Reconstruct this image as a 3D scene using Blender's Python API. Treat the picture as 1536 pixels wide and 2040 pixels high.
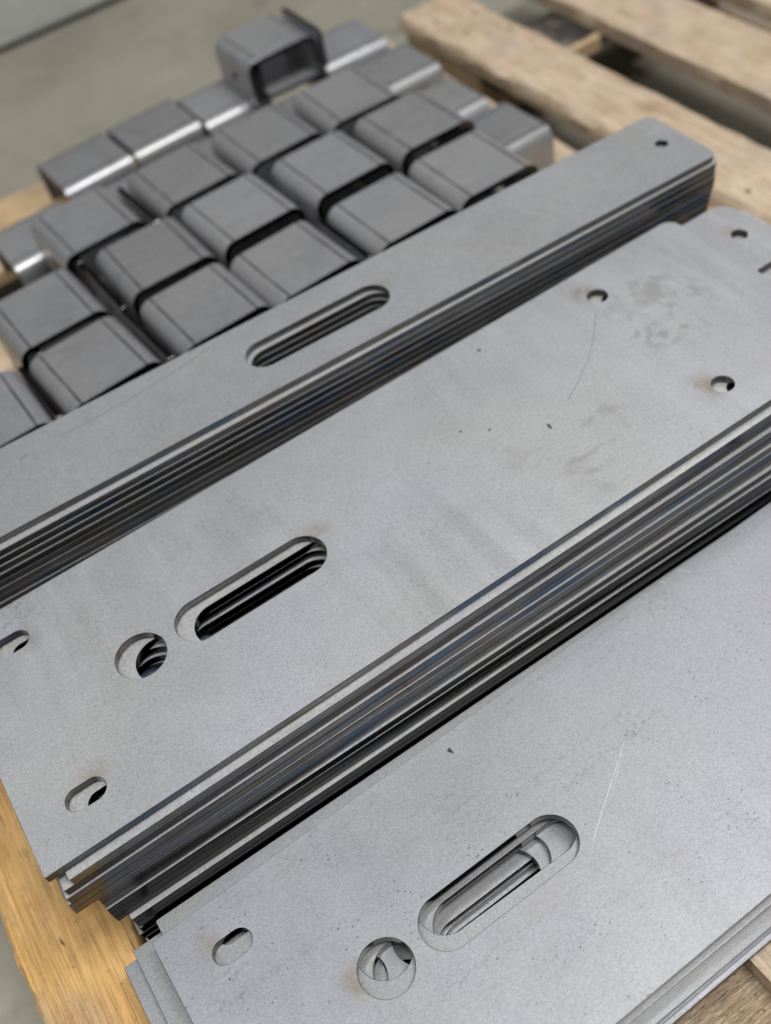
import bpy, bmesh, math, random
from mathutils import Vector, Matrix

# ------------------------------------------------------------------ clear
for o in list(bpy.data.objects):
    bpy.data.objects.remove(o, do_unlink=True)
scene = bpy.context.scene
COL = scene.collection
MM = 0.001

# ------------------------------------------------------------------ camera
cam_d = bpy.data.cameras.new("camera")
cam = bpy.data.objects.new("camera", cam_d)
COL.objects.link(cam)
cr = Vector((0.82376, -0.54352, -0.16120)).normalized()
cf = Vector((0.24770, 0.60088, -0.75996)).normalized()
cu = cr.cross(cf).normalized()
cr = cf.cross(cu).normalized()
mat = Matrix((
    (cr.x, cu.x, -cf.x, 0.0864065),
    (cr.y, cu.y, -cf.y, -0.2573284),
    (cr.z, cu.z, -cf.z, 0.4155089),
    (0, 0, 0, 1)))
cam.matrix_world = mat
cam_d.sensor_fit = 'VERTICAL'
cam_d.sensor_height = 36.0
cam_d.lens = 2119.7 / 2040.0 * 36.0
cam_d.clip_start = 0.01
cam_d.clip_end = 100.0
cam_d.dof.use_dof = True
cam_d.dof.focus_distance = 0.49
cam_d.dof.aperture_fstop = 5.0
scene.camera = cam

# ------------------------------------------------------------------ world
world = bpy.data.worlds.new("World")
scene.world = world
world.use_nodes = True
bg = world.node_tree.nodes["Background"]
bg.inputs[0].default_value = (0.97, 0.985, 1.0, 1)
bg.inputs[1].default_value = 0.12

# ------------------------------------------------------------------ lamps (workshop ceiling tubes)
def area(name, loc, target, sx, sy, power, col):
    d = bpy.data.lights.new(name, 'AREA')
    d.shape = 'RECTANGLE'
    d.size, d.size_y = sx, sy
    d.energy = power
    d.color = col
    o = bpy.data.objects.new(name, d)
    COL.objects.link(o)
    o.location = loc
    o.rotation_euler = (Vector(target) - Vector(loc)).to_track_quat('-Z', 'Y').to_euler()
    return o
area("ceiling_tube", (0.70, -0.80, 2.70), (0.35, 0.25, 0), 1.7, 0.34, 74, (1.0, 0.99, 0.97))
area("ceiling_tube", (-0.95, 0.20, 2.60), (0.2, 0.2, 0), 0.5, 1.8, 25, (0.97, 0.985, 1.0))
area("ceiling_tube", (1.50, 0.75, 2.60), (0.4, 0.3, 0), 0.35, 1.6, 13, (0.99, 0.99, 1.0))

# ------------------------------------------------------------------ view
scene.view_settings.view_transform = 'Standard'
scene.view_settings.look = 'None'
scene.view_settings.exposure = 0.0
scene.view_settings.gamma = 1.0
scene.view_settings.use_curve_mapping = False
scene.render.engine = 'CYCLES'
scene.cycles.use_denoising = True
scene.cycles.max_bounces = 10

# ================================================================== helpers
def tag(o, label=None, cat=None, group=None, kind=None):
    if label: o["label"] = label
    if cat: o["category"] = cat
    if group: o["group"] = group
    if kind: o["kind"] = kind
    return o

def link(name, mesh, parent=None):
    o = bpy.data.objects.new(name, mesh)
    COL.objects.link(o)
    if parent: o.parent = parent
    return o

class NT:
    """small wrapper to write node graphs as expressions"""
    def __init__(self, name):
        self.m = bpy.data.materials.new(name)
        self.m.use_nodes = True
        self.t = self.m.node_tree
        self.n = self.t.nodes
        self.b = self.n["Principled BSDF"]
        self.tc = self.n.new("ShaderNodeTexCoord")
        self.oi = self.n.new("ShaderNodeObjectInfo")
        self.obj = self.tc.outputs["Object"]
        self.rnd = self.oi.outputs["Random"]
        s = self.n.new("ShaderNodeSeparateXYZ")
        self.l(self.obj, s.inputs[0])
        self.x, self.y, self.z = s.outputs
    def l(self, a, b):
        self.t.links.new(a, b)
    def put(self, v, sock):
        if isinstance(v, (int, float, tuple, list)):
            if isinstance(v, (tuple, list)) and len(v) == 3 and sock.type == 'RGBA':
                v = (*v, 1)
            sock.default_value = v
        else:
            self.l(v, sock)
    def math(self, op, a, b=0.0, clamp=False):
        k = self.n.new("ShaderNodeMath"); k.operation = op; k.use_clamp = clamp
        self.put(a, k.inputs[0]); self.put(b, k.inputs[1])
        return k.outputs[0]
    def add(self, a, b): return self.math('ADD', a, b)
    def sub(self, a, b): return self.math('SUBTRACT', a, b)
    def mul(self, a, b): return self.math('MULTIPLY', a, b)
    def ramp(self, v, lo, hi, a=0.0, b=1.0, smooth=True):
        k = self.n.new("ShaderNodeMapRange")
        k.interpolation_type = 'SMOOTHSTEP' if smooth else 'LINEAR'
        self.put(v, k.inputs[0])
        for i, q in zip((1, 2, 3, 4), (lo, hi, a, b)): k.inputs[i].default_value = q
        return k.outputs[0]
    def mapped(self, scale=(1, 1, 1), seed=True, rot=(0, 0, 0)):
        k = self.n.new("ShaderNodeMapping")
        self.l(self.obj, k.inputs[0])
        k.inputs["Scale"].default_value = scale
        k.inputs["Rotation"].default_value = rot
        if seed:
            c = self.n.new("ShaderNodeCombineXYZ")
            self.l(self.mul(self.rnd, 7.3), c.inputs[0])
            self.l(self.mul(self.rnd, 3.1), c.inputs[1])
            self.l(self.mul(self.rnd, 5.7), c.inputs[2])
            self.l(c.outputs[0], k.inputs["Location"])
        return k.outputs[0]
    def noise(self, vec, scale, detail=3.0, rough=0.5, dist=0.0):
        k = self.n.new("ShaderNodeTexNoise")
        self.l(vec, k.inputs["Vector"])
        k.inputs["Scale"].default_value = scale
        k.inputs["Detail"].default_value = detail
        k.inputs["Roughness"].default_value = rough
        k.inputs["Distortion"].default_value = dist
        return k.outputs[0]
    def voro(self, vec, scale, feat='F1', rnd=1.0):
        k = self.n.new("ShaderNodeTexVoronoi"); k.feature = feat
        self.l(vec, k.inputs["Vector"])
        k.inputs["Scale"].default_value = scale
        k.inputs["Randomness"].default_value = rnd
        return k.outputs["Distance"]
    def mix(self, f, a, b, mode='MIX'):
        k = self.n.new("ShaderNodeMix"); k.data_type = 'RGBA'; k.blend_type = mode
        self.put(f, k.inputs[0]); self.put(a, k.inputs[6]); self.put(b, k.inputs[7])
        return k.outputs[2]
    def grey(self, v):
        k = self.n.new("ShaderNodeCombineColor")
        for i in range(3): self.put(v, k.inputs[i])
        return k.outputs[0]
    def bump(self, h, strength, dist=0.001, prev=None):
        k = self.n.new("ShaderNodeBump")
        k.inputs["Strength"].default_value = strength
        k.inputs["Distance"].default_value = dist
        self.l(h, k.inputs["Height"])
        if prev is not None: self.l(prev, k.inputs["Normal"])
        return k.outputs[0]
    def spot(self, cx, cy, r0, r1):
        """1 inside r0, 0 outside r1 around a point in the thing's own x, y"""
        dx = self.sub(self.x, cx * MM); dy = self.sub(self.y, cy * MM)
        d = self.math('SQRT', self.add(self.mul(dx, dx), self.mul(dy, dy)))
        return self.ramp(d, r0 * MM, r1 * MM, 1, 0)
    def line(self, p, q, w, wob=0.0, wobv=None, bend=0.0):
        """thin scratch from p to q (mm, own coordinates), half width w"""
        px, py = p; qx, qy = q
        L = math.hypot(qx - px, qy - py); ux, uy = (qx - px) / L, (qy - py) / L
        dx = self.sub(self.x, px * MM); dy = self.sub(self.y, py * MM)
        s = self.add(self.mul(dx, ux), self.mul(dy, uy))
        d = self.sub(self.mul(dy, ux), self.mul(dx, uy))
        if bend:
            tt = self.mul(s, 1 / (L * MM))
            d = self.add(d, self.mul(self.mul(tt, self.sub(1.0, tt)), bend * 4 * MM))
        if wob: d = self.add(d, self.mul(self.sub(wobv, 0.5), wob * MM))
        a = self.ramp(self.math('ABSOLUTE', d), w * 0.4 * MM, w * 1.2 * MM, 1, 0)
        e = self.mul(self.ramp(s, 0, L * 0.08 * MM), self.ramp(s, L * 0.92 * MM, L * MM, 1, 0))
        return self.mul(a, e)

# ================================================================== materials
def steel(name, base=(0.437, 0.442, 0.457), rough=0.43, metal=0.42, tint=(), dark=(), bright=(), bends=None,
          prints=(), bands=0.0, pits=0.5, soil=(), roll=0.0, vary=0.0):
    k = NT(name)
    v = k.mapped()
    broad = k.noise(v, 14, 3, 0.55)
    mid = k.noise(v, 70, 4, 0.6)
    fine = k.noise(v, 1100, 2, 0.6)
    grain = k.noise(v, 420, 4, 0.7)
    hue = k.noise(v, 9, 2, 0.5, 0.6)
    col = k.mix(k.ramp(hue, 0.35, 0.65), tuple(c * f for c, f in zip(base, (1.0, 1.0, 0.978))),
                tuple(c * f for c, f in zip(base, (0.98, 0.99, 1.025))))
    lum = k.add(0.73, k.add(k.mul(k.ramp(broad, 0.25, 0.75), 0.05), k.add(k.mul(k.ramp(mid, 0.25, 0.75), 0.05), k.add(k.mul(k.ramp(fine, 0.3, 0.7), 0.25), k.mul(k.ramp(grain, 0.3, 0.7), 0.13)))))
    if bands:
        st = k.noise(k.mapped((1, 0.12, 1), seed=False, rot=(0, 0, 0.10)), 75, 2, 0.5, 0.4)
        far = k.ramp(k.noise(k.mapped(seed=False), 7, 2, 0.5), 0.40, 0.62)
        lum = k.add(lum, k.mul(k.mul(k.sub(k.ramp(st, 0.35, 0.65), 0.5), bands), far))
    if vary:
        lum = k.add(lum, k.mul(k.sub(k.rnd, 0.5), vary))
        sm = k.ramp(k.noise(k.mapped((0.5, 1.6, 1)), 38, 5, 0.65, 0.6), 0.50, 0.68)
        lum = k.sub(lum, k.mul(sm, 0.10))
    if roll:                                        # faint dashed rolling marks along the sheet
        rl = k.ramp(k.noise(k.mapped((0.03, 1, 1), seed=False, rot=(0, 0, 0.03)), 150, 2, 0.5), 0.60, 0.70)
        rl = k.mul(rl, k.ramp(k.noise(k.mapped(seed=False), 300, 4, 0.7), 0.48, 0.60))
        lum = k.sub(lum, k.mul(rl, roll))
    # dark pits in loose clusters
    p = k.mul(k.ramp(grain, 0.62, 0.74), k.ramp(k.noise(v, 34, 3, 0.6), 0.42, 0.72))
    lum = k.sub(lum, k.mul(p, 0.42 * pits))
    p2 = k.ramp(k.voro(v, 330), 0.22, 0.12)
    p2 = k.mul(p2, k.ramp(k.noise(v, 45, 4, 0.65), 0.50, 0.62))
    lum = k.sub(lum, k.mul(p2, 0.5 * pits))
    col = k.mix(1.0, col, k.grey(lum), 'MULTIPLY')
    wv = k.noise(k.mapped(seed=False), 130, 3, 0.6)
    wv2 = k.noise(k.mapped(seed=False), 55, 4, 0.65)
    for (cx, cy, r, f) in tint:                     # brown heat stain beside a cut
        s = k.mul(k.spot(cx, cy, r * 0.05, r), k.mul(k.ramp(wv2, 0.28, 0.60), k.ramp(wv, 0.25, 0.7, 0.5, 1.0)))
        col = k.mix(k.math('MULTIPLY', s, min(1.0, f * 1.3)), col, (0.25, 0.175, 0.095))
    for (cx, cy, r, f) in soil:
        s = k.mul(k.spot(cx, cy, r * 0.1, r), k.ramp(k.noise(k.mapped(seed=False), 380, 4, 0.7), 0.53, 0.62))
        col = k.mix(k.mul(s, f), col, (0.15, 0.14, 0.13))
    rg = k.add(rough - 0.08, k.add(k.mul(k.ramp(broad, 0.3, 0.7), 0.06), k.add(k.mul(mid, 0.06), k.mul(fine, 0.04))))
    for (cx, cy, r, sx, f) in prints:               # oily hand prints
        s = k.spot(cx, cy, r * 0.55, r)
        rid = k.ramp(k.noise(k.mapped((sx, 1, 1), seed=False, rot=(0, 0, 0.5)), 85, 2, 0.5, 0.8), 0.46, 0.66)
        s = k.mul(s, rid)
        col = k.mix(k.mul(s, f), col, (0.28, 0.27, 0.25))
    for (pp, q, w, f, bend) in dark:
        s = k.line(pp, q, w, 1.4, wv2, bend)
        col = k.mix(k.mul(s, f), col, (0.10, 0.095, 0.09))
    for (pp, q, w, f) in bright:
        s = k.mul(k.line(pp, q, w, 0.25, wv), k.ramp(k.noise(k.mapped(seed=False), 420, 2, 0.6), 0.28, 0.50))
        col = k.mix(k.mul(s, f), col, (0.95, 0.95, 0.95))
        rg = k.sub(rg, k.mul(s, 0.12))
    if bends:                                       # dark press-brake marks along both bends
        d = k.math('ABSOLUTE', k.sub(k.math('ABSOLUTE', k.x), k.add(bends * MM, k.mul(k.sub(wv2, 0.5), 0.0006))))
        s = k.mul(k.ramp(d, 0.0005, 0.0011, 1, 0), k.ramp(k.z, -0.0012, -0.0008))
        s = k.mul(s, k.ramp(wv2, 0.3, 0.6, 0.65, 1.0))
        col = k.mix(k.mul(s, 0.9), col, (0.03, 0.028, 0.027))
    k.l(col, k.b.inputs["Base Color"])
    k.put(rg, k.b.inputs["Roughness"])
    k.b.inputs["Metallic"].default_value = metal
    k.l(k.bump(k.add(k.mul(fine, 0.5), grain), 0.16, 0.0002), k.b.inputs["Normal"])
    return k.m

def cut_edge(name, dark=1.0, metal=1.0):
    """oxidised laser-cut edge: vertical drag lines, blue / brown / grey tempering along its length"""
    k = NT(name)
    v = k.mapped()
    along = k.noise(k.mapped((1, 1, 0.25)), 11, 3, 0.6)
    along2 = k.noise(k.mapped((1, 1, 2.0)), 26, 3, 0.6)
    drag = k.noise(k.mapped((1, 1, 0.05)), 900, 3, 0.6)
    lay = k.noise(k.mapped((0.04, 0.04, 1)), 420, 3, 0.6)
    col = k.mix(k.ramp(along, 0.36, 0.50), (0.130, 0.205, 0.330), (0.30, 0.295, 0.295))
    col = k.mix(k.ramp(along2, 0.50, 0.66), col, (0.270, 0.225, 0.190))
    col = k.mix(k.ramp(k.noise(v, 17, 2, 0.5), 0.60, 0.72), col, (0.42, 0.43, 0.45))
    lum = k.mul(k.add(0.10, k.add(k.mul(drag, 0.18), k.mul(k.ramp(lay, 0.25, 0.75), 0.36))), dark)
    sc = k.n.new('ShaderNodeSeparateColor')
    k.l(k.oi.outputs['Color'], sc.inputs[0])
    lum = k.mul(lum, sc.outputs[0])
    col = k.mix(1.0, col, k.grey(lum), 'MULTIPLY')
    k.l(col, k.b.inputs["Base Color"])
    k.b.inputs["Metallic"].default_value = metal
    k.put(k.add(0.06, k.mul(lay, 0.16)), k.b.inputs["Roughness"])
    k.l(k.bump(k.add(drag, k.mul(lay, 0.8)), 0.14, 0.0002), k.b.inputs["Normal"])
    return k.m

def wood(name, light, deep, grain_dark=0.5, rough_sawn=0.0, axis='Y', weather=0.5):
    k = NT(name)
    Y = axis == 'Y'
    v = k.mapped((1, 0.11, 1) if Y else (0.11, 1, 1))
    rings = k.noise(v, 75, 5, 0.6, 1.8)
    fib = k.noise(k.mapped((1, 0.025, 1) if Y else (0.025, 1, 1)), 900, 4, 0.65)
    fib2 = k.noise(k.mapped((1, 0.05, 1) if Y else (0.05, 1, 1)), 330, 4, 0.7, 0.6)
    blot = k.noise(k.mapped(), 26, 5, 0.65, 0.4)
    blot2 = k.noise(k.mapped((1, 0.4, 1) if Y else (0.4, 1, 1)), 55, 5, 0.7, 0.8)
    col = k.mix(k.ramp(rings, 0.30, 0.70), light, deep)
    col = k.mix(k.mul(k.ramp(blot, 0.40, 0.72), 0.65), col, tuple(c * f for c, f in zip(deep, (0.78, 0.70, 0.62))))
    col = k.mix(k.mul(k.ramp(fib2, 0.52, 0.72), 0.45 * grain_dark), col, (0.20, 0.11, 0.045))
    streak = k.mul(k.ramp(k.noise(v, 190, 2, 0.5, 1.0), 0.62, 0.72), k.ramp(blot2, 0.4, 0.6))
    col = k.mix(k.mul(streak, 0.9 * grain_dark), col, (0.075, 0.04, 0.02))
    # knots with a ringed rim
    kd = k.voro(k.mapped((1, 0.5, 1) if Y else (0.5, 1, 1)), 13)
    kd = k.add(kd, k.mul(k.sub(blot2, 0.5), 0.12))
    col = k.mix(k.mul(k.ramp(kd, 0.06, 0.20, 1, 0), 0.45), col, (0.28, 0.15, 0.06))
    col = k.mix(k.mul(k.ramp(kd, 0.03, 0.09, 1, 0), 0.65), col, (0.11, 0.06, 0.03))
    speck = k.mul(k.ramp(k.noise(k.mapped(), 420, 4, 0.65), 0.60, 0.68), k.ramp(blot, 0.35, 0.65))
    col = k.mix(k.mul(speck, 0.8), col, (0.10, 0.062, 0.035))
    grey = k.ramp(k.noise(k.mapped((1, 0.5, 1) if Y else (0.5, 1, 1)), 18, 5, 0.65, 0.6), 0.48, 0.70)
    col = k.mix(k.mul(grey, weather), col, (0.38, 0.33, 0.27))
    pale = k.ramp(k.noise(k.mapped(), 31, 4, 0.6, 0.5), 0.58, 0.74)
    col = k.mix(k.mul(pale, 0.4), col, tuple(min(1, c * f) for c, f in zip(light, (1.08, 1.12, 1.25))))
    scuff = k.mul(k.ramp(k.noise(k.mapped((1.6, 0.7, 1), rot=(0, 0, 0.8)), 140, 5, 0.7, 0.5), 0.55, 0.68), k.ramp(blot2, 0.35, 0.65))
    col = k.mix(k.mul(scuff, 0.5), col, (0.24, 0.19, 0.14))
    h = k.add(k.mul(fib, 0.8), k.add(rings, k.mul(fib2, 0.7)))
    if rough_sawn:
        saw = k.noise(k.mapped((0.6, 2.2, 1), rot=(0, 0, 0.9)), 260, 5, 0.75, 0.8)
        col = k.mix(k.mul(k.ramp(saw, 0.54, 0.66), 0.75 * rough_sawn), col, (0.085, 0.052, 0.032))
        col = k.mix(k.mul(k.ramp(saw, 0.42, 0.34), 0.6 * rough_sawn), col, (0.78, 0.66, 0.50))
        h = k.add(h, k.mul(saw, 3.0))
    col = k.mix(1.0, col, k.grey(k.add(0.64, k.mul(k.ramp(fib, 0.25, 0.75), 0.56))), 'MULTIPLY')
    k.l(col, k.b.inputs["Base Color"])
    k.b.inputs["Roughness"].default_value = 0.72
    k.l(k.bump(h, 0.45 + 0.4 * rough_sawn, 0.0009), k.b.inputs["Normal"])
    return k.m

def concrete(name, a, b):
    k = NT(name)
    v = k.mapped(seed=False)
    n1 = k.noise(v, 3.2, 5, 0.6)
    n2 = k.noise(v, 40, 5, 0.65)
    n3 = k.noise(v, 380, 3, 0.6)
    col = k.mix(k.ramp(n1, 0.32, 0.68), a, b)
    col = k.mix(1.0, col, k.grey(k.add(0.70, k.add(k.mul(n2, 0.36), k.mul(n3, 0.24)))), 'MULTIPLY')
    st = k.ramp(k.noise(v, 11, 4, 0.6), 0.60, 0.70)
    col = k.mix(k.mul(st, 0.6), col, tuple(c * 0.55 for c in a))
    col = k.mix(k.mul(k.ramp(k.noise(v, 5.5, 5, 0.65, 0.8), 0.56, 0.70), 0.4), col, tuple(c * 1.3 for c in b))
    k.l(col, k.b.inputs["Base Color"])
    k.put(k.add(0.55, k.mul(n2, 0.2)), k.b.inputs["Roughness"])
    k.l(k.bump(k.add(n2, k.mul(n3, 0.4)), 0.25, 0.001), k.b.inputs["Normal"])
    return k.m

M = {}
M['steel'] = steel('steel_face_clean', base=(0.50, 0.50, 0.50), rough=0.38)
M['steel_front'] = steel('steel_face_front_lower', base=(0.34, 0.345, 0.355))
M['steel_mid_top'] = steel('steel_face_middle_plate', roll=0.06, bands=0.15, pits=0.6,
    tint=[(36, 31, 12, 0.36), (38, 122, 10, 0.4), (186, 82, 13, 0.65), (405, 132, 13, 0.6), (401, 29, 15, 0.75), (505, 115, 10, 0.5)],
    dark=[((401, 118), (337, 69), 0.22, 0.75, -5)],
    prints=[(320, 24, 22, 0.5, 0.5), (425, 92, 42, 1.0, 0.6), (345, 44, 17, 1.0, 0.45), (300, 60, 20, 0.6, 0.25)],
    soil=[(70, 110, 16, 0.35), (55, 60, 18, 0.3), (40, 150, 30, 0.6), (375, 8, 12, 0.4)])
M['steel_front_top'] = steel('steel_face_front_plate', base=(0.352, 0.357, 0.376), roll=0.13, bands=0.06, pits=1.0,
    tint=[(25, 131, 14, 0.5), (69, 79, 11, 0.75), (150, 60, 30, 0.10), (215, 45, 24, 0.10)],
    bright=[((234, 93), (187, 63), 0.14, 0.6), ((229, 89), (208, 74), 0.10, 0.4), ((303, 158), (312, 147), 0.2, 0.7),
            ((310, 158), (316, 150), 0.18, 0.7), ((322, 149), (326, 144), 0.2, 0.7)],  # the short scratches by the far edge have their glint painted in white
    soil=[(22, 112, 22, 0.4), (150, 118, 26, 0.3), (70, 35, 12, 0.5), (300, 140, 14, 0.7), (240, 100, 16, 0.4), (20, 140, 5, 0.9)])
M['steel_back_top'] = steel('steel_face_back_plate', base=(0.38, 0.382, 0.388), pits=0.35,
    tint=[(307, 36, 9, 0.5)],
    dark=[((96, 50), (210, 60), 0.32, 0.6, 4), ((78, 47.5), (84, 48.6), 0.45, 0.75, 0)])
M['bracket'] = steel('bracket_steel', base=(0.365, 0.365, 0.372), metal=0.5, rough=0.30, bends=24.2, pits=0.6, vary=0.22)
M['edge'] = cut_edge('laser_cut_edge')
M['edge_back'] = cut_edge('laser_cut_edge_dull', 0.85, 0.35)
M['edge_bracket'] = cut_edge('bracket_cut_edge', 0.55)
M['wood_orange'] = wood('pine_orange', (0.80, 0.50, 0.20), (0.66, 0.38, 0.125), 0.9, weather=0.42)
M['wood_pale'] = wood('pine_pale', (0.64, 0.515, 0.375), (0.55, 0.42, 0.29), 0.6, weather=0.6)
M['wood_cross'] = wood('pine_cross', (0.66, 0.49, 0.29), (0.50, 0.35, 0.19), 0.5, axis='X')
M['wood_rough'] = wood('pine_rough_sawn', (0.70, 0.55, 0.38), (0.56, 0.42, 0.28), 0.6, 1.0, axis='X')
M['wood_grey'] = wood('pine_greyed', (0.40, 0.385, 0.36), (0.33, 0.31, 0.285), 0.3, weather=0.6)
M['wood_black'] = wood('wood_black_plank', (0.020, 0.017, 0.016), (0.012, 0.011, 0.011), 0.3, axis='X')
M['floor'] = concrete('concrete_floor', (0.225, 0.208, 0.165), (0.30, 0.282, 0.228))
M['floor2'] = concrete('concrete_slab_far', (0.25, 0.255, 0.225), (0.33, 0.335, 0.30))
def plain(name, c, r, metal=0.0):
    k = NT(name)
    n = k.noise(k.mapped(), 300, 3, 0.6)
    k.l(k.mix(1.0, c, k.grey(k.add(0.6, k.mul(n, 0.8))), 'MULTIPLY'), k.b.inputs["Base Color"])
    k.b.inputs["Roughness"].default_value = r
    k.b.inputs["Metallic"].default_value = metal
    return k.m
M['joint'] = plain('joint_filler', (0.04, 0.038, 0.033), 0.9)
M['flake'] = plain('dark_flake', (0.055, 0.045, 0.035), 0.8)
M['flake_straw'] = plain('straw_flake', (0.22, 0.19, 0.07), 0.8)
M['nail'] = plain('nail_head', (0.20, 0.13, 0.09), 0.6, 0.7)

# ================================================================== plate meshes
def round_poly(pts, radii, d=0.0, seg=10):
    """counter-clockwise polygon with rounded corners, inset by d (orthogonal edges)"""
    n = len(pts); out = []
    for i in range(n):
        p0 = Vector(pts[i - 1]); p = Vector(pts[i]); p1 = Vector(pts[(i + 1) % n])
        a = (p - p0).normalized(); b = (p1 - p).normalized()
        na = Vector((-a.y, a.x)); nb = Vector((-b.y, b.x))
        q = p + (na + nb) * d
        convex = a.x * b.y - a.y * b.x > 0
        r = max(radii[i] + (-d if convex else d), 0.05)
        t0 = q - a * r; t1 = q + b * r
        c = t0 + (na if convex else -na) * r
        a0 = math.atan2((t0 - c).y, (t0 - c).x); a1 = math.atan2((t1 - c).y, (t1 - c).x)
        da = a1 - a0
        while da > math.pi: da -= 2 * math.pi
        while da < -math.pi: da += 2 * math.pi
        s = seg if radii[i] > 2 else 3
        for j in range(s + 1):
            an = a0 + da * j / s
            out.append((c.x + r * math.cos(an), c.y + r * math.sin(an)))
    return out

def stadium(x1, x2, y, r, d=0.0, seg=48):
    """hole outline, grown by d"""
    out = []
    r = r + d
    for j in range(seg):
        an = 2 * math.pi * (j + 0.5) / seg
        out.append(((x2 if math.cos(an) > 0 else x1) + r * math.cos(an), y + r * math.sin(an)))
    return out

def plate_bm(outer, holes, t, ch=0.2):
    """outer(d), holes[i](d): outline functions of an inset d. Returns a bmesh in mm, top at z=0"""
    bm = bmesh.new()
    levels = [(ch, 0.0), (0.0, -ch), (0.0, -t + ch), (ch, -t)]
    loops = [outer] + holes
    rings = []
    for fn in loops:
        rr = []
        for d, z in levels:
            rr.append([bm.verts.new((x, y, z)) for x, y in fn(d)])
        rings.append(rr)
    for li, rr in enumerate(rings):
        n = len(rr[0])
        for lv, (a, b) in enumerate(zip(rr[:-1], rr[1:])):
            for i in range(n):
                j = (i + 1) % n
                q = (a[i], a[j], b[j], b[i])
                f = bm.faces.new(q if li else q[::-1])
                f.material_index = 1
                f.smooth = True
    for lv in (0, 3):
        edges = []
        for rr in rings:
            vs = rr[lv]; n = len(vs)
            for i in range(n):
                e = bm.edges.get((vs[i], vs[(i + 1) % n]))
                edges.append(e)
        res = bmesh.ops.triangle_fill(bm, edges=edges, use_beauty=True)
        for g in res["geom"]:
            if isinstance(g, bmesh.types.BMFace):
                g.material_index = 0
    bmesh.ops.recalc_face_normals(bm, faces=bm.faces[:])
    return bm

def to_mesh(bm, name, mats, scale=MM, ang=30):
    bmesh.ops.scale(bm, vec=(scale,) * 3, verts=bm.verts[:])
    me = bpy.data.meshes.new(name)
    bm.to_mesh(me); bm.free()
    for m in mats: me.materials.append(m)
    for p in me.polygons: p.use_smooth = True
    me.set_sharp_from_angle(angle=math.radians(ang))
    return me

T = 4.88
BODY = [(0, 0), (488, 0), (488, 10.2), (522, 10.2), (522, 50.5), (488, 50.5),
        (488, 78.5), (522, 78.5), (522, 139.8), (488, 139.8), (488, 150), (0, 150)]
BR = [0.9, 9, 1.5, 11, 11, 1.5, 1.5, 11, 11, 1.5, 8, 0.9]
BHOLES = [lambda d: stadium(81.07, 81.07, 75.3, 12.94, d, 64), lambda d: stadium(113.8, 173.4, 75.3, 12.75, d, 64),
          lambda d: stadium(26.2, 33.9, 24.8, 5.9, d), lambda d: stadium(26.2, 33.9, 125.2, 5.9, d),
          lambda d: stadium(408.7, 408.7, 24.8, 6.06, d), lambda d: stadium(408.7, 408.7, 125.2, 6.06, d),
          lambda d: stadium(505.3, 505.3, 30.4, 4.8, d), lambda d: stadium(505.3, 505.3, 109.3, 4.8, d)]
me_plate = to_mesh(plate_bm(lambda d: round_poly(BODY, BR, d), BHOLES, T), "slotted_plate", [M['steel'], M['edge']])
TA = 4.22
ABODY = [(-230, 0), (532.2, 0), (532.2, 64.1), (-230, 64.1)]
AHOLES = [lambda d: stadium(225.7, 296.5, 31.5, 11.6, d, 64), lambda d: stadium(515.6, 515.6, 33.1, 4.0, d)]
me_strip = to_mesh(plate_bm(lambda d: round_poly(ABODY, [1, 7, 8, 1], d), AHOLES, TA), "narrow_plate", [M['steel'], M['edge_back']])

ORD = ["top", "second", "third", "fourth", "fifth", "sixth", "seventh", "eighth", "ninth", "tenth", "eleventh", "twelfth",
       "thirteenth", "fourteenth", "fifteenth", "sixteenth", "seventeenth", "eighteenth", "nineteenth", "twentieth", "twenty-first",
       "twenty-second", "twenty-third", "twenty-fourth", "twenty-fifth", "twenty-sixth", "twenty-seventh", "twenty-eighth"]

def put_plate(name, me, x, y, z, ang, topmat=None):
    o = link(name, me)
    o.location = (x * MM, y * MM, z * MM)
    o.rotation_euler = (0, 0, ang)
    if topmat:
        o.material_slots[0].link = 'OBJECT'
        o.material_slots[0].material = topmat
    return o

rng = random.Random(7)
DECK = -100.6
# ---- middle stack: (x of left end, y of near edge at x=50, y of near edge at x=385)
MID = [(0, 0, 0), (7.6, -4.4, -4.3), (3.0, -4.6, -4.5), (1.4, -5.8, -6.9), (0.2, -5.9, -7.0), (-0.2, -6.1, -8.6),
       (10.4, -6.4, -9.3), (10.4, -6.5, -9.4), (10.1, -7.6, -11.6), (10.0, -7.7, -12.9), (10.1, -7.8, -13.1),
       (15.6, -10.6, -13.7), (15.7, -10.7, -13.8), (15.6, -6.0, -7.4), (15.9, -6.1, -7.5), (14.0, -6.1, -7.6),
       (12.0, -6.3, -7.7), (13.5, -6.5, -7.7), (12.5, -6.4, -7.8), (13.0, -6.4, -7.8)]
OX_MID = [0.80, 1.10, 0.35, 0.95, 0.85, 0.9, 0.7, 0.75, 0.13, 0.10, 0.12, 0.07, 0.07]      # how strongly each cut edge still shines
for i, (x, y0, y1) in enumerate(MID):
    ang = math.atan2(y1 - y0, 335.0)
    yy = y0 - 50 * math.tan(ang)
    o = put_plate("slotted_steel_plate", me_plate, x, yy, -5.03 * i, ang, M['steel_mid_top'] if i == 0 else None)
    if i == 0:
        lab = "slotted grey steel plate lying on top of the middle stack, with hand prints"
    elif i == len(MID) - 1:
        lab = "lowest slotted steel plate of the middle stack, on the pallet boards"
    else:
        lab = f"slotted steel plate, {ORD[i]} from the top of the middle stack"
    ox = OX_MID[i] if i < len(OX_MID) else 0.1
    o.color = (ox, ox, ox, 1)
    tag(o, lab, "steel plate", "slotted plates of the middle stack")
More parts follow.
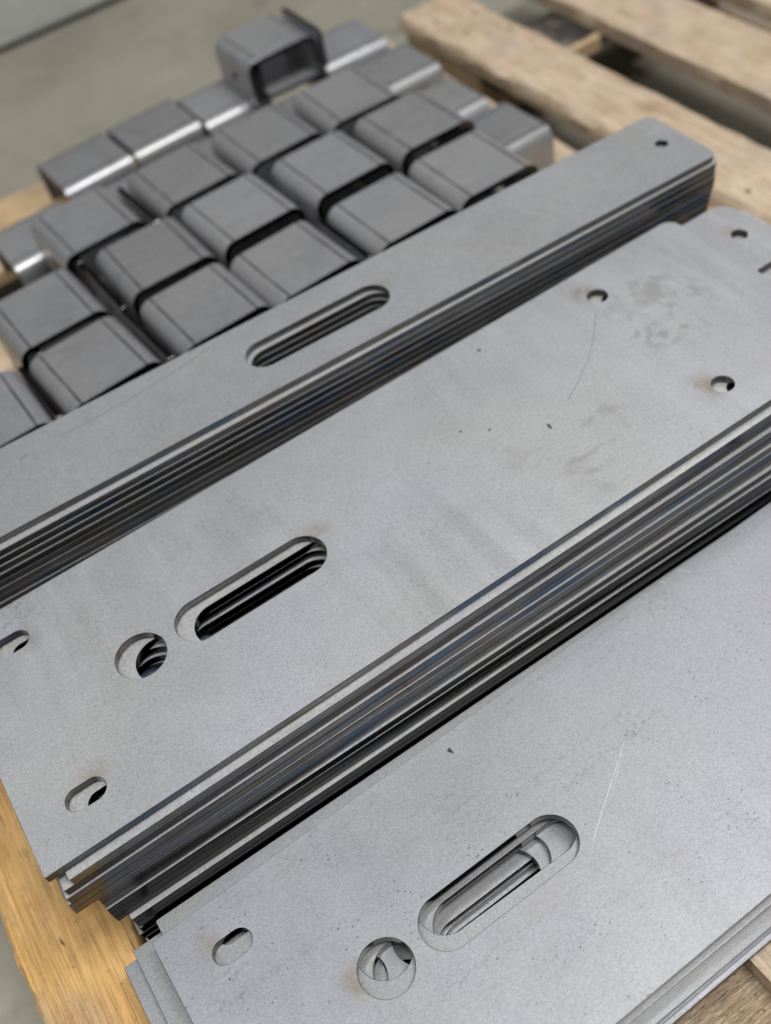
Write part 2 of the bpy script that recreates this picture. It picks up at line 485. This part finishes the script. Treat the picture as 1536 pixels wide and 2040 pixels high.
# ---- front stack: far-left corner (x, y), angle
FRONT = [(18.5, -22.0, 0.0130), (23.4, -11.6, -0.0085), (24.0, None, 0.0115), (7.1, -12.9, -0.0045), (-0.5, -14.9, -0.0045),
         (22.0, None, 0.0105), (24.0, None, 0.0120), (21.0, None, 0.0110)]
NEAR = [None, None, -170.6, None, None, -174.8, -175.2, -177.2]     # y of the near edge at x = 240, where that shows
for i, (x, y, ang) in enumerate(FRONT):
    if y is None:
        y = NEAR[i] + 150 + (x - 240) * math.tan(ang)
    ox = x + 150 * math.sin(ang); oy = y - 150 * math.cos(ang)
    if i == 0: ox, oy, ang = 20.11, -171.94, 0.0130
    o = put_plate("slotted_steel_plate", me_plate, ox, oy, -61.4 - 4.9 * i, ang, M['steel_front_top'] if i == 0 else M['steel_front'])
    if i == 0:
        lab = "slotted grey steel plate lying on top of the nearest stack, with a bright scratch"
    elif i == len(FRONT) - 1:
        lab = "lowest slotted steel plate of the nearest stack, on the pallet boards"
    else:
        lab = f"slotted steel plate, {ORD[i]} from the top of the nearest stack"
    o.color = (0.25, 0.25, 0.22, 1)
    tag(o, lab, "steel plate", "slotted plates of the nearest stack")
# ---- back stack of narrow plates: y offset at x=50, at x=500, x shift
BACK = [(0, 0, 0), (-4.3, -2.0, 1.0), (-5.0, -2.3, 0.2), (-5.7, -2.7, 0.4), (-6.4, -2.8, 0.0), (-6.5, -3.0, -1.6), (-6.9, -3.1, -2.4),
        (-7.0, -3.3, -3.5), (-7.6, -3.4, -4.5), (-7.8, -3.5, -5.0), (-8.0, -3.8, -6.0)]
NB = 28
for i in range(NB):
    y0, y1, dx = BACK[i] if i < len(BACK) else (-8.1 + rng.uniform(-.3, .3), -3.9 + rng.uniform(-.3, .3), -6 + rng.uniform(-1, 1))
    base = -0.0361
    ang = base + math.atan2(y1 - y0, 450.0)
    yy = 175.0 + y0 - 50 * math.tan(ang - base)
    o = put_plate("narrow_steel_plate", me_strip, dx, yy, 22.0 - 4.378 * i, ang, M['steel_back_top'] if i == 0 else None)
    if i == 0:
        lab = "narrow grey steel plate with one long slot on top of the back stack"
    elif i == NB - 1:
        lab = "lowest narrow steel plate of the back stack, on the pallet boards"
    else:
        lab = f"narrow steel plate, {ORD[i]} from the top of the back stack beside the brackets"
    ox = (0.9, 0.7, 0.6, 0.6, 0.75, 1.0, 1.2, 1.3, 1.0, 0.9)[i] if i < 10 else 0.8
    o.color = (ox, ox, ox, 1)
    tag(o, lab, "steel plate", "narrow plates of the back stack")

# ================================================================== brackets
BT, BRAD, BA, BH, BLEN = 4.4, 10.6, 24.2, 39.6, 67.0
Lb = (BRAD - BT / 2) * math.pi / 2
half = BA + Lb + (BH - BRAD)
hs = BA + Lb + 11.0
bm = plate_bm(lambda d: round_poly([(-half, -BLEN / 2), (half, -BLEN / 2), (half, BLEN / 2), (-half, BLEN / 2)], [2.5] * 4, d),
              [lambda d: stadium(-hs, -hs, 0, 3.6, d, 24), lambda d: stadium(hs, hs, 0, 3.6, d, 24)], BT, 0.35)
for sgn in (-1, 1):
    for j in range(0, 9):
        s = sgn * (BA + Lb * j / 8)
        bmesh.ops.bisect_plane(bm, geom=bm.verts[:] + bm.edges[:] + bm.faces[:], plane_co=(s, 0, 0), plane_no=(1, 0, 0), dist=1e-5)
for v in bm.verts:
    s, z = v.co.x, v.co.z
    a = abs(s); sg = 1 if s > 0 else -1
    if a <= BA: continue
    if a <= BA + Lb:
        th = (a - BA) / (BRAD - BT / 2); rho = BRAD + z
        v.co.x = sg * (BA + rho * math.sin(th)); v.co.z = -BRAD + rho * math.cos(th)
    else:
        v.co.x = sg * (BA + BRAD + z); v.co.z = -BRAD - (a - BA - Lb)
bmesh.ops.recalc_face_normals(bm, faces=bm.faces[:])
me_br = to_mesh(bm, "bent_bracket", [M['bracket'], M['edge_bracket']], ang=32)

def bracket(x, y, ztop, ang, label, group):
    o = link("bent_steel_bracket", me_br)
    o.location = (x * MM, y * MM, ztop * MM)
    o.rotation_euler = (0, 0, ang)
    tag(o, label, "bracket", group)
    return o
# upper layer: centre x, centre y, twist
UP = [
 (74, 325, 0.030, "U-shaped steel bracket cut off by the left picture edge, against the back stack"),
 (151.5, 325, 0.075, "U-shaped steel bracket second along the row against the back stack, tilted slightly"),
 (234, 322.5, 0.045, "U-shaped steel bracket third along the row against the back stack"),
 (304.5, 319.5, 0.055, "U-shaped steel bracket fourth along the row against the back stack, left of the long slot"),
 (385, 318, 0.028, "U-shaped steel bracket fifth along the row against the back stack"),
 (457.5, 320, 0.0, "rightmost U-shaped steel bracket of the row against the back stack"),
 (146, 402, 0.045, "leftmost U-shaped steel bracket of the second row from the plates"),
 (232.5, 401, 0.01, "U-shaped steel bracket second from left in the second row from the plates"),
 (306, 403, 0.045, "U-shaped steel bracket third from left in the second row from the plates"),
 (384.5, 401.5, 0.03, "U-shaped steel bracket fourth from left in the second row from the plates"),
 (461, 402, 0.015, "rightmost U-shaped steel bracket of the second row from the plates"),
 (211, 480, 0.05, "leftmost U-shaped steel bracket of the third row from the plates"),
 (294, 478.5, 0.045, "U-shaped steel bracket second from left in the third row from the plates"),
 (370, 478, 0.03, "U-shaped steel bracket third from left in the third row from the plates"),
 (446, 476, -0.02, "rightmost U-shaped steel bracket of the third row from the plates"),
 (446.5, 620, 0.0, "U-shaped steel bracket standing alone at the far end, open towards the camera"),
]
for k, (x, y, a, lab) in enumerate(UP):
    bracket(x, y, -20.6 + (0.2 if k == 15 else rng.uniform(-0.15, 0.25)), a, lab, "brackets of the upper layer")
# lower layer, turned by a quarter
LOW = [
 (258, 637, 0.06, "turned bracket at the far left corner of the lower layer, shiny bend"),
 (329, 640, 0.035, "turned bracket second along the far edge of the lower layer, shiny bend"),
 (398, 633, 0.02, "turned bracket third along the far edge, under the lone standing bracket's left leg"),
 (526, 629, -0.03, "turned bracket at the far right corner of the lower layer, shiny bend"),
 (531, 550, 0.0, "turned bracket second from the far end on the right side, shiny bend"),
 (523, 468, 0.02, "turned bracket third from the far end on the right side, shiny bend"),
 (531, 396, 0.02, "turned bracket on the right side nearest the back stack, shiny bend"),
 (184, 564, 0.05, "turned bracket at the left picture edge in front of bare wood, shiny bend"),
]
for (x, y, a, lab) in LOW:
    bracket(x, y, -60.6, math.pi / 2 + a, lab, "brackets of the lower layer")
HID = "steel bracket of the lower layer, hidden in the dark under the upper brackets"
for x in (255, 325, 395, 462):
    bracket(x, 553, -60.6, math.pi / 2 + rng.uniform(-0.01, 0.01), HID, "hidden brackets of the lower layer")
for k, (x, y, a, lab) in enumerate(UP[:15]):
    o = bracket(x + rng.uniform(-1, 1), y + rng.uniform(-1.5, 1.5), -64.9, a * 0.5, HID, "hidden brackets of the lower layer")
    o.scale.z = 0.895
# upright brackets nested between the upper ones: only one leg edge shows in the gap
for gx, gy, a, lab in [(112.3, 327, 0.05, "upright bracket whose dark leg edge shows in the gap nearest the left picture edge"),
                       (192.6, 325, 0.06, "upright bracket whose dark leg edge shows between second and third bracket beside the plates"),
                       (190.6, 398, 0.03, "upright bracket whose dark leg edge shows in the second row's wide black gap"),
                       (252.4, 474, 0.05, "upright bracket whose dark leg edge shows in the third row's left gap"),
                       (345.0, 318, 0.04, "upright bracket whose dark leg edge shows between fourth and fifth bracket beside the plates")]:
    o = bracket(gx - 32.7, gy, -64.7, a, lab, "upright brackets nested between the upper ones")
    o.rotation_euler = (math.pi, 0, a)

o = bracket(454.6, 621, -60.4, 0.0, "upright bracket nested in the lone standing bracket at the far end", "upright brackets nested between the upper ones")
o.rotation_euler = (math.pi, 0, 0.0)

# ================================================================== pallet
pallet = bpy.data.objects.new("wooden_pallet", None)
COL.objects.link(pallet)
pallet.location = (0.4, 0.25, -0.185)
tag(pallet, "pale pine pallet carrying the steel plates and brackets", "pallet")
bpy.context.view_layer.update()

def board(name, x0, x1, y0, y1, z0, z1, m, seed, along='Y', rag=0.8, parent=pallet, rnd=1.6):
    """sawn board with worn, slightly ragged long edges (mm)"""
    r = random.Random(seed)
    L = (y1 - y0) if along == 'Y' else (x1 - x0)
    W = (x1 - x0) if along == 'Y' else (y1 - y0)
    n = max(6, int(L / (14 if rag < 1.0 else 5)))
    prof = [(0, 0, 0), (1, 0, 0), (1, 1, -rnd), (1, 1, 0), (0, 1, 0), (0, 1, -rnd)]
    bm = bmesh.new()
    rings = []
    jl = jr = 0.0
    for i in range(n + 1):
        u = i / n
        jl = jl * 0.6 + r.uniform(-rag, rag); jr = jr * 0.6 + r.uniform(-rag, rag)
        dz = r.uniform(-0.15, 0.15)
        zt = z1 - z0
        sec = [(jl, 0), (W + jr, 0), (W + jr, zt - rnd * r.uniform(0.7, 1.5)), (W + jr - rnd * r.uniform(0.6, 1.6), zt + dz),
               (W * 0.5, zt + dz * .3), (jl + rnd * r.uniform(0.6, 1.6), zt + dz), (jl, zt - rnd * r.uniform(0.7, 1.5))]
        jy = r.uniform(-1.2, 1.2) if i in (0, n) else 0
        row = []
        for (w, z) in sec:
            if along == 'Y': row.append(bm.verts.new((w - W / 2, u * L - L / 2 + jy, z - zt / 2)))
            else: row.append(bm.verts.new((u * L - L / 2 + jy, W / 2 - w, z - zt / 2)))
        rings.append(row)
    for a, b in zip(rings[:-1], rings[1:]):
        k = len(a)
        for i in range(k):
            j = (i + 1) % k
            bm.faces.new((a[i], b[i], b[j], a[j]))
    bm.faces.new(rings[0]); bm.faces.new(rings[-1][::-1])
    bmesh.ops.recalc_face_normals(bm, faces=bm.faces[:])
    me = to_mesh(bm, name, [m], ang=40)
    o = link(name, me)
    o.parent = parent
    c = Vector(((x0 + x1) / 2, (y0 + y1) / 2, (z0 + z1) / 2)) * MM
    o.location = c - pallet.location
    return o
DZ = DECK - 0.2
DECKS = [(-48, 8, -330, 716, 'wood_orange'), (62, 128, -330, 716, 'wood_pale'), (237.5, 308, -330, 712, 'wood_pale'),
         (372, 440, -330, 712, 'wood_pale'), (506, 598, -330, 690, 'wood_pale'), (632, 704, -330, 700, 'wood_pale'),
         (757, 836, -330, 712, 'wood_pale'), (872, 944, -330, 712, 'wood_pale')]
for i, (x0, x1, y0, y1, mm) in enumerate(DECKS):
    board("deck_board", x0, x1, y0, y1, DZ - 15, DZ, M[mm], 40 + i, 'Y', 1.05 if i == 0 else 0.3, rnd=1.6 if i != 5 else 4.0)
ZC = DZ - 15.3
board("cross_board", -48, 385, 628, 742, ZC - 14, ZC, M['wood_cross'], 61, 'X')
cb = board("cross_board", 640, 952, 536, 606, ZC - 14, ZC, M['wood_black'], 62, 'X')  # near-black colour over the whole board
cb["label"] = "black cross board"
board("cross_board", 706, 756, 527, 534.5, ZC - 14, ZC + 1, M['wood_cross'], 66, 'X', 0.3)
board("cross_board", -48, 952, 180, 260, ZC - 14, ZC, M['wood_cross'], 63, 'X')
board("cross_board", -48, 952, -290, -172, ZC - 14, ZC, M['wood_rough'], 64, 'X', 1.2)
ZB = ZC - 14.3
for (bx, by, bw, bl) in [(-46, 630, 86, 80), (340, 630, 90, 80), (634, 566, 66, 128), (860, 560, 90, 120),
                         (-46, 185, 86, 70), (400, 185, 90, 70), (860, 185, 90, 70), (-46, -285, 86, 100), (400, -285, 90, 100), (860, -285, 90, 100)]:
    hi = (ZB if not (bx == 634) else DZ - 15.5)
    if bx == 634: bx += 1.5
    board("pallet_block", bx, bx + bw, by, by + bl, -171, hi, M['wood_cross'], int(bx * 3 + by), 'Y', 0.5)
for j, (bx, w) in enumerate([(-48, 92), (380, 90), (860, 92)]):
    board("base_board", bx, bx + w, -320, 712, -184.6, -171.3, M['wood_pale'], 80 + j, 'Y', 0.8)
# nail heads on the board at the right
def disc(name, x, y, z, r, m, parent):
    bm = bmesh.new()
    bmesh.ops.create_cone(bm, cap_ends=True, segments=14, radius1=r, radius2=r * 0.8, depth=0.8)
    me = to_mesh(bm, name, [m])
    o = link(name, me)
    o.parent = parent
    o.location = Vector((x, y, z)) * MM - pallet.location
    return o
for (x, y) in [(650, 655), (688, 640), (655, 612), (690, 585), (776, 590), (812, 580), (650, 232), (690, 205), (-30, 215), (-6, 232), (258, -230), (290, -215)]:
    disc("nail_head", x, y, DZ + 0.4, 2.4, M['nail'], pallet)

# ================================================================== floor
def slab(name, x0, x1, y0, y1, z, m):
    me = bpy.data.meshes.new(name)
    me.from_pydata([(x0, y0, z), (x1, y0, z), (x1, y1, z), (x0, y1, z)], [], [(0, 1, 2, 3)])
    me.materials.append(m)
    return tag(link(name, me), kind="structure")
FZ = -0.185
slab("floor_joint", -4, 6, -4, 9, FZ - 0.012, M['joint'])
slab("floor", -4, 6, -4, 1.208, FZ, M['floor'])
slab("floor", -4, 6, 1.226, 9, FZ, M['floor2'])

# ================================================================== flakes of dirt on the plates
def flake(x, y, z, size, seed, m, label, el=1.0):
    r = random.Random(seed)
    bm = bmesh.new()
    n = 9
    top, bot = [], []
    for i in range(n):
        an = 2 * math.pi * i / n
        rr = size * r.uniform(0.35, 1.0)
        top.append(bm.verts.new((rr * math.cos(an) * el * .8, rr * math.sin(an) * .8, size * r.uniform(0.18, 0.5))))
        bot.append(bm.verts.new((rr * math.cos(an) * el, rr * math.sin(an), 0)))
    for i in range(n):
        j = (i + 1) % n
        bm.faces.new((bot[i], bot[j], top[j], top[i]))
    bm.faces.new(top); bm.faces.new(bot[::-1])
    me = to_mesh(bm, "dirt_flake", [m], ang=20)
    o = link("dirt_flake", me)
    o.location = (x * MM, y * MM, z * MM + 0.00003)
    o.rotation_euler = (0, 0, r.uniform(0, 6))
    tag(o, label, "flake", "flakes of dirt on the plates")
flake(330, 135.8, 0, 1.3, 1, M['flake'], "dark dirt flake near the far edge of the middle stack's top plate", 1.3)
flake(332.6, 133.4, 0, 0.7, 8, M['flake'], "tiny dark crumb beside the flake near the far edge of the middle plate")
flake(284.1, 90.9, 0, 0.9, 2, M['flake'], "leftmost of three dark flakes in the middle of the middle plate")
flake(296.3, 81.4, 0, 0.9, 3, M['flake'], "middle one of three dark flakes on the middle plate", 1.5)
flake(321.6, 61.8, 0, 1.5, 4, M['flake'], "elongated rightmost of three dark flakes on the middle plate", 2.0)
flake(258, 84, 0, 0.6, 5, M['flake_straw'], "tiny yellowish crumb left of the three dark flakes")
flake(182.5, -28.8, -61.4, 1.7, 6, M['flake'], "dark straw-like flake near the far edge of the nearest plate", 1.6)
flake(41, -58, -61.4, 0.8, 7, M['flake'], "small dark crumb beside the short slot of the nearest plate", 1.2)
